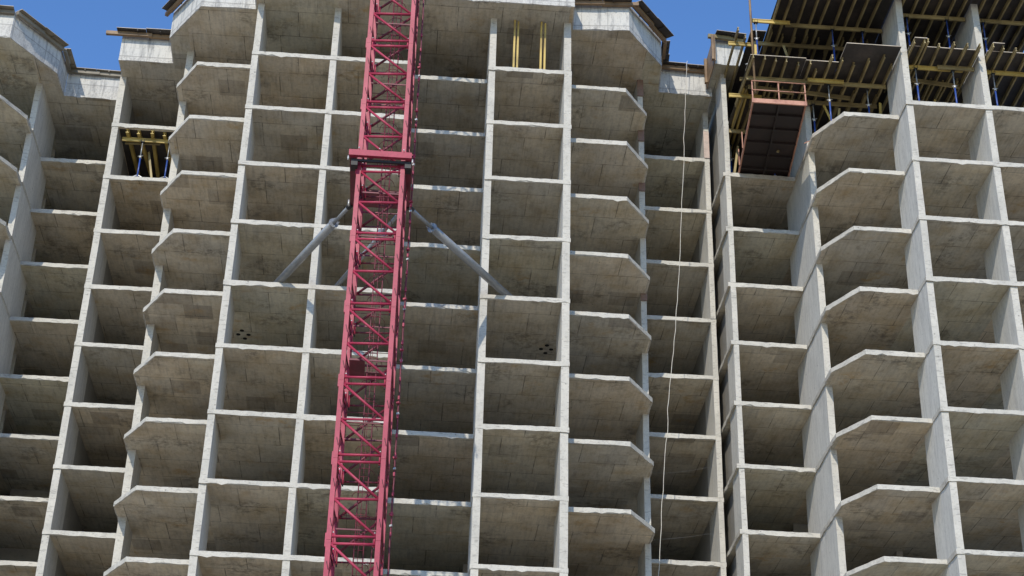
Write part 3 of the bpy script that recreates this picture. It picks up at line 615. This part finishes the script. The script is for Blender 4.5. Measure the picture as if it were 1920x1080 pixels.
# ------------------------------------------------------------------ tower crane mast
CX0, CX1, CY0, CY1 = -2.47, -0.66, 53.15, 55.0
crane = thing('tower_crane', ((CX0+CX1)/2, (CY0+CY1)/2, 0), 'crimson red lattice mast of a tower crane standing in front of the concrete frame', 'crane')
SEC = 2.95; ZJ = FZ + 17.85                 # a joint level
def section_proto():
    """one mast section around the local origin at its bottom centre, as part objects"""
    cx, cy = (CX0+CX1)/2, (CY0+CY1)/2; hx, hy = (CX1-CX0)/2-.085, (CY1-CY0)/2-.085; c = .165
    P = []
    def add(name, f, par=None):
        mb = MB(); f(mb); P.append((name, mb)); return mb
    cs = [(-hx, -hy), (hx, -hy), (hx, hy), (-hx, hy)]
    for (x, y) in cs:
        add('chord', lambda mb: mb.bar((x, y, .004), (x, y, SEC-.004), c, c, MRED))
    for s in range(4):
        (xa, ya), (xb, yb) = cs[s], cs[(s+1) % 4]
        d = Vector((xb-xa, yb-ya, 0)).normalized(); a = Vector((xa, ya, 0))+d*.09; b = Vector((xb, yb, 0))-d*.09
        out = Vector((d.y, -d.x, 0))*.03
        for z in (.14, SEC/2, SEC-.12):
            if s == 2 and z == .14: continue
            add('horizontal_bar', lambda mb: mb.tube([a+out+Vector((0, 0, z)), b+out+Vector((0, 0, z))], .048 if s == 0 else .035, MRED if s == 0 else MDARKSHADERED, 8))
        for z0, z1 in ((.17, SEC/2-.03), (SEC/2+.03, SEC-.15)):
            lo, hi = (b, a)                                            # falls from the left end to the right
            add('diagonal_brace', lambda mb: mb.tube([lo+out+Vector((0, 0, z0)), hi+out+Vector((0, 0, z1))], .048 if s == 0 else .05, MRED if s == 0 else MDARKSHADERED, 8))
    for (x, y) in cs:
        def lug(mb):
            for sx, sy in ((1, 0), (0, 1)):
                ox, oy = math.copysign(.10, x)*sx, math.copysign(.10, y)*sy
                if not (x > 0 and sx) and not (y < 0 and sy): mb.bar((x+ox, y+oy, -.24), (x+ox, y+oy, .24), .05 if sx else .14, .14 if sx else .05, MRED, (0, 1, 0))
                ox2, oy2 = -math.copysign(.13, x)*sx, -math.copysign(.13, y)*sy
                mb.tube([(x+ox2, y+oy2, -.22), (x+ox2, y+oy2, .26)], .034, MRED, 8)
                mb.tube([(x+ox2, y+oy2, .26), (x+ox2, y+oy2, .31)], .024, MBOLT, 8)
                mb.tube([(x+ox2, y+oy2, -.30), (x+ox2, y+oy2, -.22)], .026, MBLACK, 8)
        add('joint_lug', lug)
        for zz in (.62, 2.05):
            def shade_rod(mb):
                pts = [(x+.03+.03*math.cos(q*math.pi/5), y-.10-(.03*math.sin(q*math.pi/5)), zz-.14+.28*q/5) for q in range(6)]
                mb.tube(pts, .011, MBLACK, 5)
            if y < 0: add('gusset_shade_rod', shade_rod)  # black bent rod stands for the dark shading at the gusset plates
    return P
proto = section_proto(); meshes = []
k0 = -math.floor(ZJ/SEC); first = True
srcs = []
for n in range(int(k0), 5):
    zb = ZJ + SEC*n
    if zb < -0.01: continue
    o = bpy.data.objects.new('mast_section', None)
    C.objects.link(o); o.parent = crane; o.location = (0, 0, zb); o.rotation_euler = (0, 0, -R(4))
    if not srcs:
        for nm, mb in proto:
            q = mb.build(nm); q.parent = o; q.location = (0, 0, 0); srcs.append(q)
    else:
        for s_ in srcs:
            q = s_.copy(); C.objects.link(q); q.parent = o
# foundation block under the first section
mb = MB(); mb.box(CX0-1, CX1+1, CY0-1, CY1+1, 0, .9, MW); mb.build('foundation_block', crane)
# ladder, rest platforms, power cable
lx0, lx1, ly = -1.62, -1.30, 54.45
mb = MB()
for x in (lx0, lx1): mb.tube([(x, ly, 1), (x, ly, FZ+30)], .022, MDARKSHADERED, 6)
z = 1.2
while z < FZ+30: mb.tube([(lx0, ly, z), (lx1, ly, z)], .012, MDARKSHADERED, 5); z += .3
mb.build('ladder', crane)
mb = MB(); z = 2
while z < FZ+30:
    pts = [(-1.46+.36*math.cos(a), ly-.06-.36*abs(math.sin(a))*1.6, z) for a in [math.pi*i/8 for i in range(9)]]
    mb.tube(pts, .012, MDARKSHADERED, 5); z += .85
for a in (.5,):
    aa = math.pi*a; x = -1.46+.36*math.cos(aa); y = ly-.06-.36*math.sin(aa)*1.6; mb.tube([(x, y, 2), (x, y, FZ+30)], .011, MDARKSHADERED, 5)
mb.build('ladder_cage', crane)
def rest(zr, full=True):
    mb = MB(); x0, x1, y0, y1 = CX0+.22, CX1-.2, CY0+.25, CY1-.2
    if full: mb.box(x0, x0+.55, y0, y1, zr, zr+.02, MDARKSHADERED); mb.box(x0+.56, x1, y0+1.0, y1, zr, zr+.02, MDARKSHADERED)
    for i in (0, 5): mb.bar((x0, y0+(y1-y0)*i/5, zr-.04), (x1, y0+(y1-y0)*i/5, zr-.04), .035, .05, MDARKSHADERED)
    for zz in (.5, 1.0): mb.tube([(x0, y1, zr+zz), (x1, y1, zr+zz)], .013, MDARKSHADERED, 6); mb.tube([(x0, y0+.3, zr+zz), (x0, y1, zr+zz)], .013, MDARKSHADERED, 6)
    for x in (x0, (x0+x1)/2, x1): mb.tube([(x, y1, zr), (x, y1, zr+1.0)], .013, MDARKSHADERED, 6)
    # a dotted row of grating ends, as seen from below
    for i in range(5): mb.box(x0+.05+i*.16, x0+.09+i*.16, y1-.02, y1+.02, zr-.05, zr+.0, MRED)
    mb.build('rest_platform', crane)
for j, zr in enumerate((ZJ-SEC*7+.5, ZJ-SEC*5.5, ZJ-SEC*5+.95, ZJ-SEC*3+.15, ZJ-SEC*2.0-.9, ZJ-SEC*.6, ZJ+SEC*.4, ZJ-SEC*4+.1)): rest(zr, j == 2)
mb = MB(); pts = []; z = 1.0; i = 0
while z < FZ+30:
    pts.append((CX1+.23+.008*math.sin(i*1.3), CY1-.25+.01*math.cos(i*2.1), z)); z += .35; i += 1
mb.tube(pts, .032, MDARKSHADERED, 6); mb.build('power_cable', crane)
z = FZ-2.0; i = 0
while z < FZ+20:
    mb = MB(); mb.box(CX1+.19, CX1+.27, CY1-.33, CY1-.29, z, z+.14, MRED); mb.build('cable_clip', crane); z += .74; i += 1
z = FZ-1.2
while z < FZ+20:
    mb = MB(); mb.bar((CX1+.16, CY1-.26, z), (CX1+.28, CY1-.3, z+.02), .10, .07, MRED); mb.build('cable_clamp', crane)
    mb = MB(); mb.bar((CX1+.19, CY1-.26, z-.42), (CX1+.27, CY1-.3, z-.40), .07, .07, MBOLT); mb.build('cable_clamp', crane); z += SEC*.72
mb = MB(); pts = [(-1.0+.05*math.sin(z_*1.1), CY1-.1, z_) for z_ in [15+.6*i for i in range(18)]]
mb.tube(pts, .018, MDARKSHADERED, 6); mb.build('inner_cable', crane)
# tie frame around the mast and its three struts
ZC = FZ+12.2
fr_ = MB(); fr_.box(-2.84, -0.50, 52.74, 52.90, ZC+.02, ZC+.27, MRED); fr_.build('tie_frame_beam', crane)
for x in (-2.80, -0.72):
    mb = MB(); mb.box(x, x+.24, 52.905, 56.35, ZC-.02, ZC+.24, MDARKSHADERED); mb.build('tie_frame_beam', crane)
mb = MB(); mb.box(-2.55, -0.73, 56.0, 56.3, ZC-.0, ZC+.22, MDARKSHADERED); mb.build('tie_frame_beam', crane)
mb = MB(); mb.box(-2.55, -0.73, 55.15, 55.95, ZC-.0, ZC+.05, MDARKSHADERED); mb.build('tie_frame_plate', crane)
mb = MB(); mb.box(-2.5, -0.75, 52.92, 53.02, ZC-.12, ZC-.03, MBLACK)
for x in (-2.62, -0.62): mb.box(x-.12, x+.12, 52.93, 53.35, ZC-.30, ZC-.03, MBLACK)
mb.build('tie_frame_pad', crane)
mb = MB()
for x in (-2.85, -0.46): mb.tube([(x, 52.75, ZC-.22), (x, 52.75, ZC-.04)], .03, MBOLT, 8); mb.tube([(x, 55.9, ZC-.25), (x, 55.9, ZC+.02)], .035, MBOLT, 8)
for x in (-2.47, -1.7, -.8): mb.tube([(x, 52.7, ZC+.30), (x, 52.7, ZC+.34)], .03, MBOLT, 8)
mb.build('bolt', crane)
def strut(a, b, over, thin=.22, thick=.165):
    a = Vector(a); b = Vector(b); d = (b-a).normalized(); e = b+d*over; j = a.lerp(b, thin)
    mb = MB(); mb.tube([j, e], thick, MGALV, 20); o = mb.build('tie_strut', crane)
    mb = MB(); mb.tube([a, j], .075, MGALV, 14); mb.build('screw_spindle', o)
    mb = MB(); mb.tube([j-d*.02, j+d*.03], .21, MGALV, 10); mb.build('flange_plate', o)
    mb = MB()
    for q in range(4):
        v = Vector((math.cos(q*math.pi/2), 0, math.sin(q*math.pi/2)))*.18; mb.tube([j+v-d*.1, j+v+d*.07], .016, MBOLT, 6)
    mb.build('bolt', o)
    mb = MB(); mb.tube([a-d*.18, a+d*.12], .11, MBLACK, 10); mb.build('pin_joint', o)
    mb = MB(); mb.box(e.x-.3, e.x+.3, e.y-.1, e.y+.3, FZ+12.002, e.z+.12, MGALV); mb.build('anchor_shoe', o)
strut((-2.83, 56.35, ZC+.02), (-5.71, 62.3, FZ+12.17), .8)
strut((-0.45, 56.25, ZC+.02), (3.62, 62.3, FZ+12.17), .8)
strut((-0.80, 56.45, ZC+.02), (-3.26, 62.3, FZ+12.17), .8, thin=.3, thick=.10)

# ------------------------------------------------------------------ hanging rope
pts = []; raw = [(12.70, 67.2, 28.42), (12.68, 66.70, 28.42), (12.66, 66.62, 28.2), (12.47, 66.6, 25.7), (12.3, 66.6, 22.2), (12.07, 66.6, 18.34), (11.9, 66.6, 15.7), (11.69, 66.6, 13.2), (11.5, 66.6, 11.5), (11.3, 66.6, 9.7), (11.2, 66.6, 8.1),
     (11.04, 66.6, 6.4), (10.88, 66.6, 4.2), (10.74, 66.6, 2.0), (10.6, 66.6, -1), (10.4, 66.6, -12), (10.3, 66.6, -24.6)]
for i in range(len(raw)-1):
    a = Vector(raw[i]); b = Vector(raw[i+1]); k = max(1, int((b-a).length/.5))
    for j in range(k):
        p = a.lerp(b, j/k); wv = .03 if i > 1 else 0
        pts.append((p.x+random.uniform(-wv, wv), p.y, FZ+p.z))
mb = MB(); mb.tube(pts, .014, MROPE, 6)
tag(mb.build('rope', base=(12.7, 67.2, FZ+28.42)), 'long pale rope hanging down the facade right of the middle block', 'rope')

for o in bpy.data.objects:
    if '_w' in o: del o['_w']
    if o.parent is None and 'label' in o and 'kind' not in o: o['kind'] = 'thing'
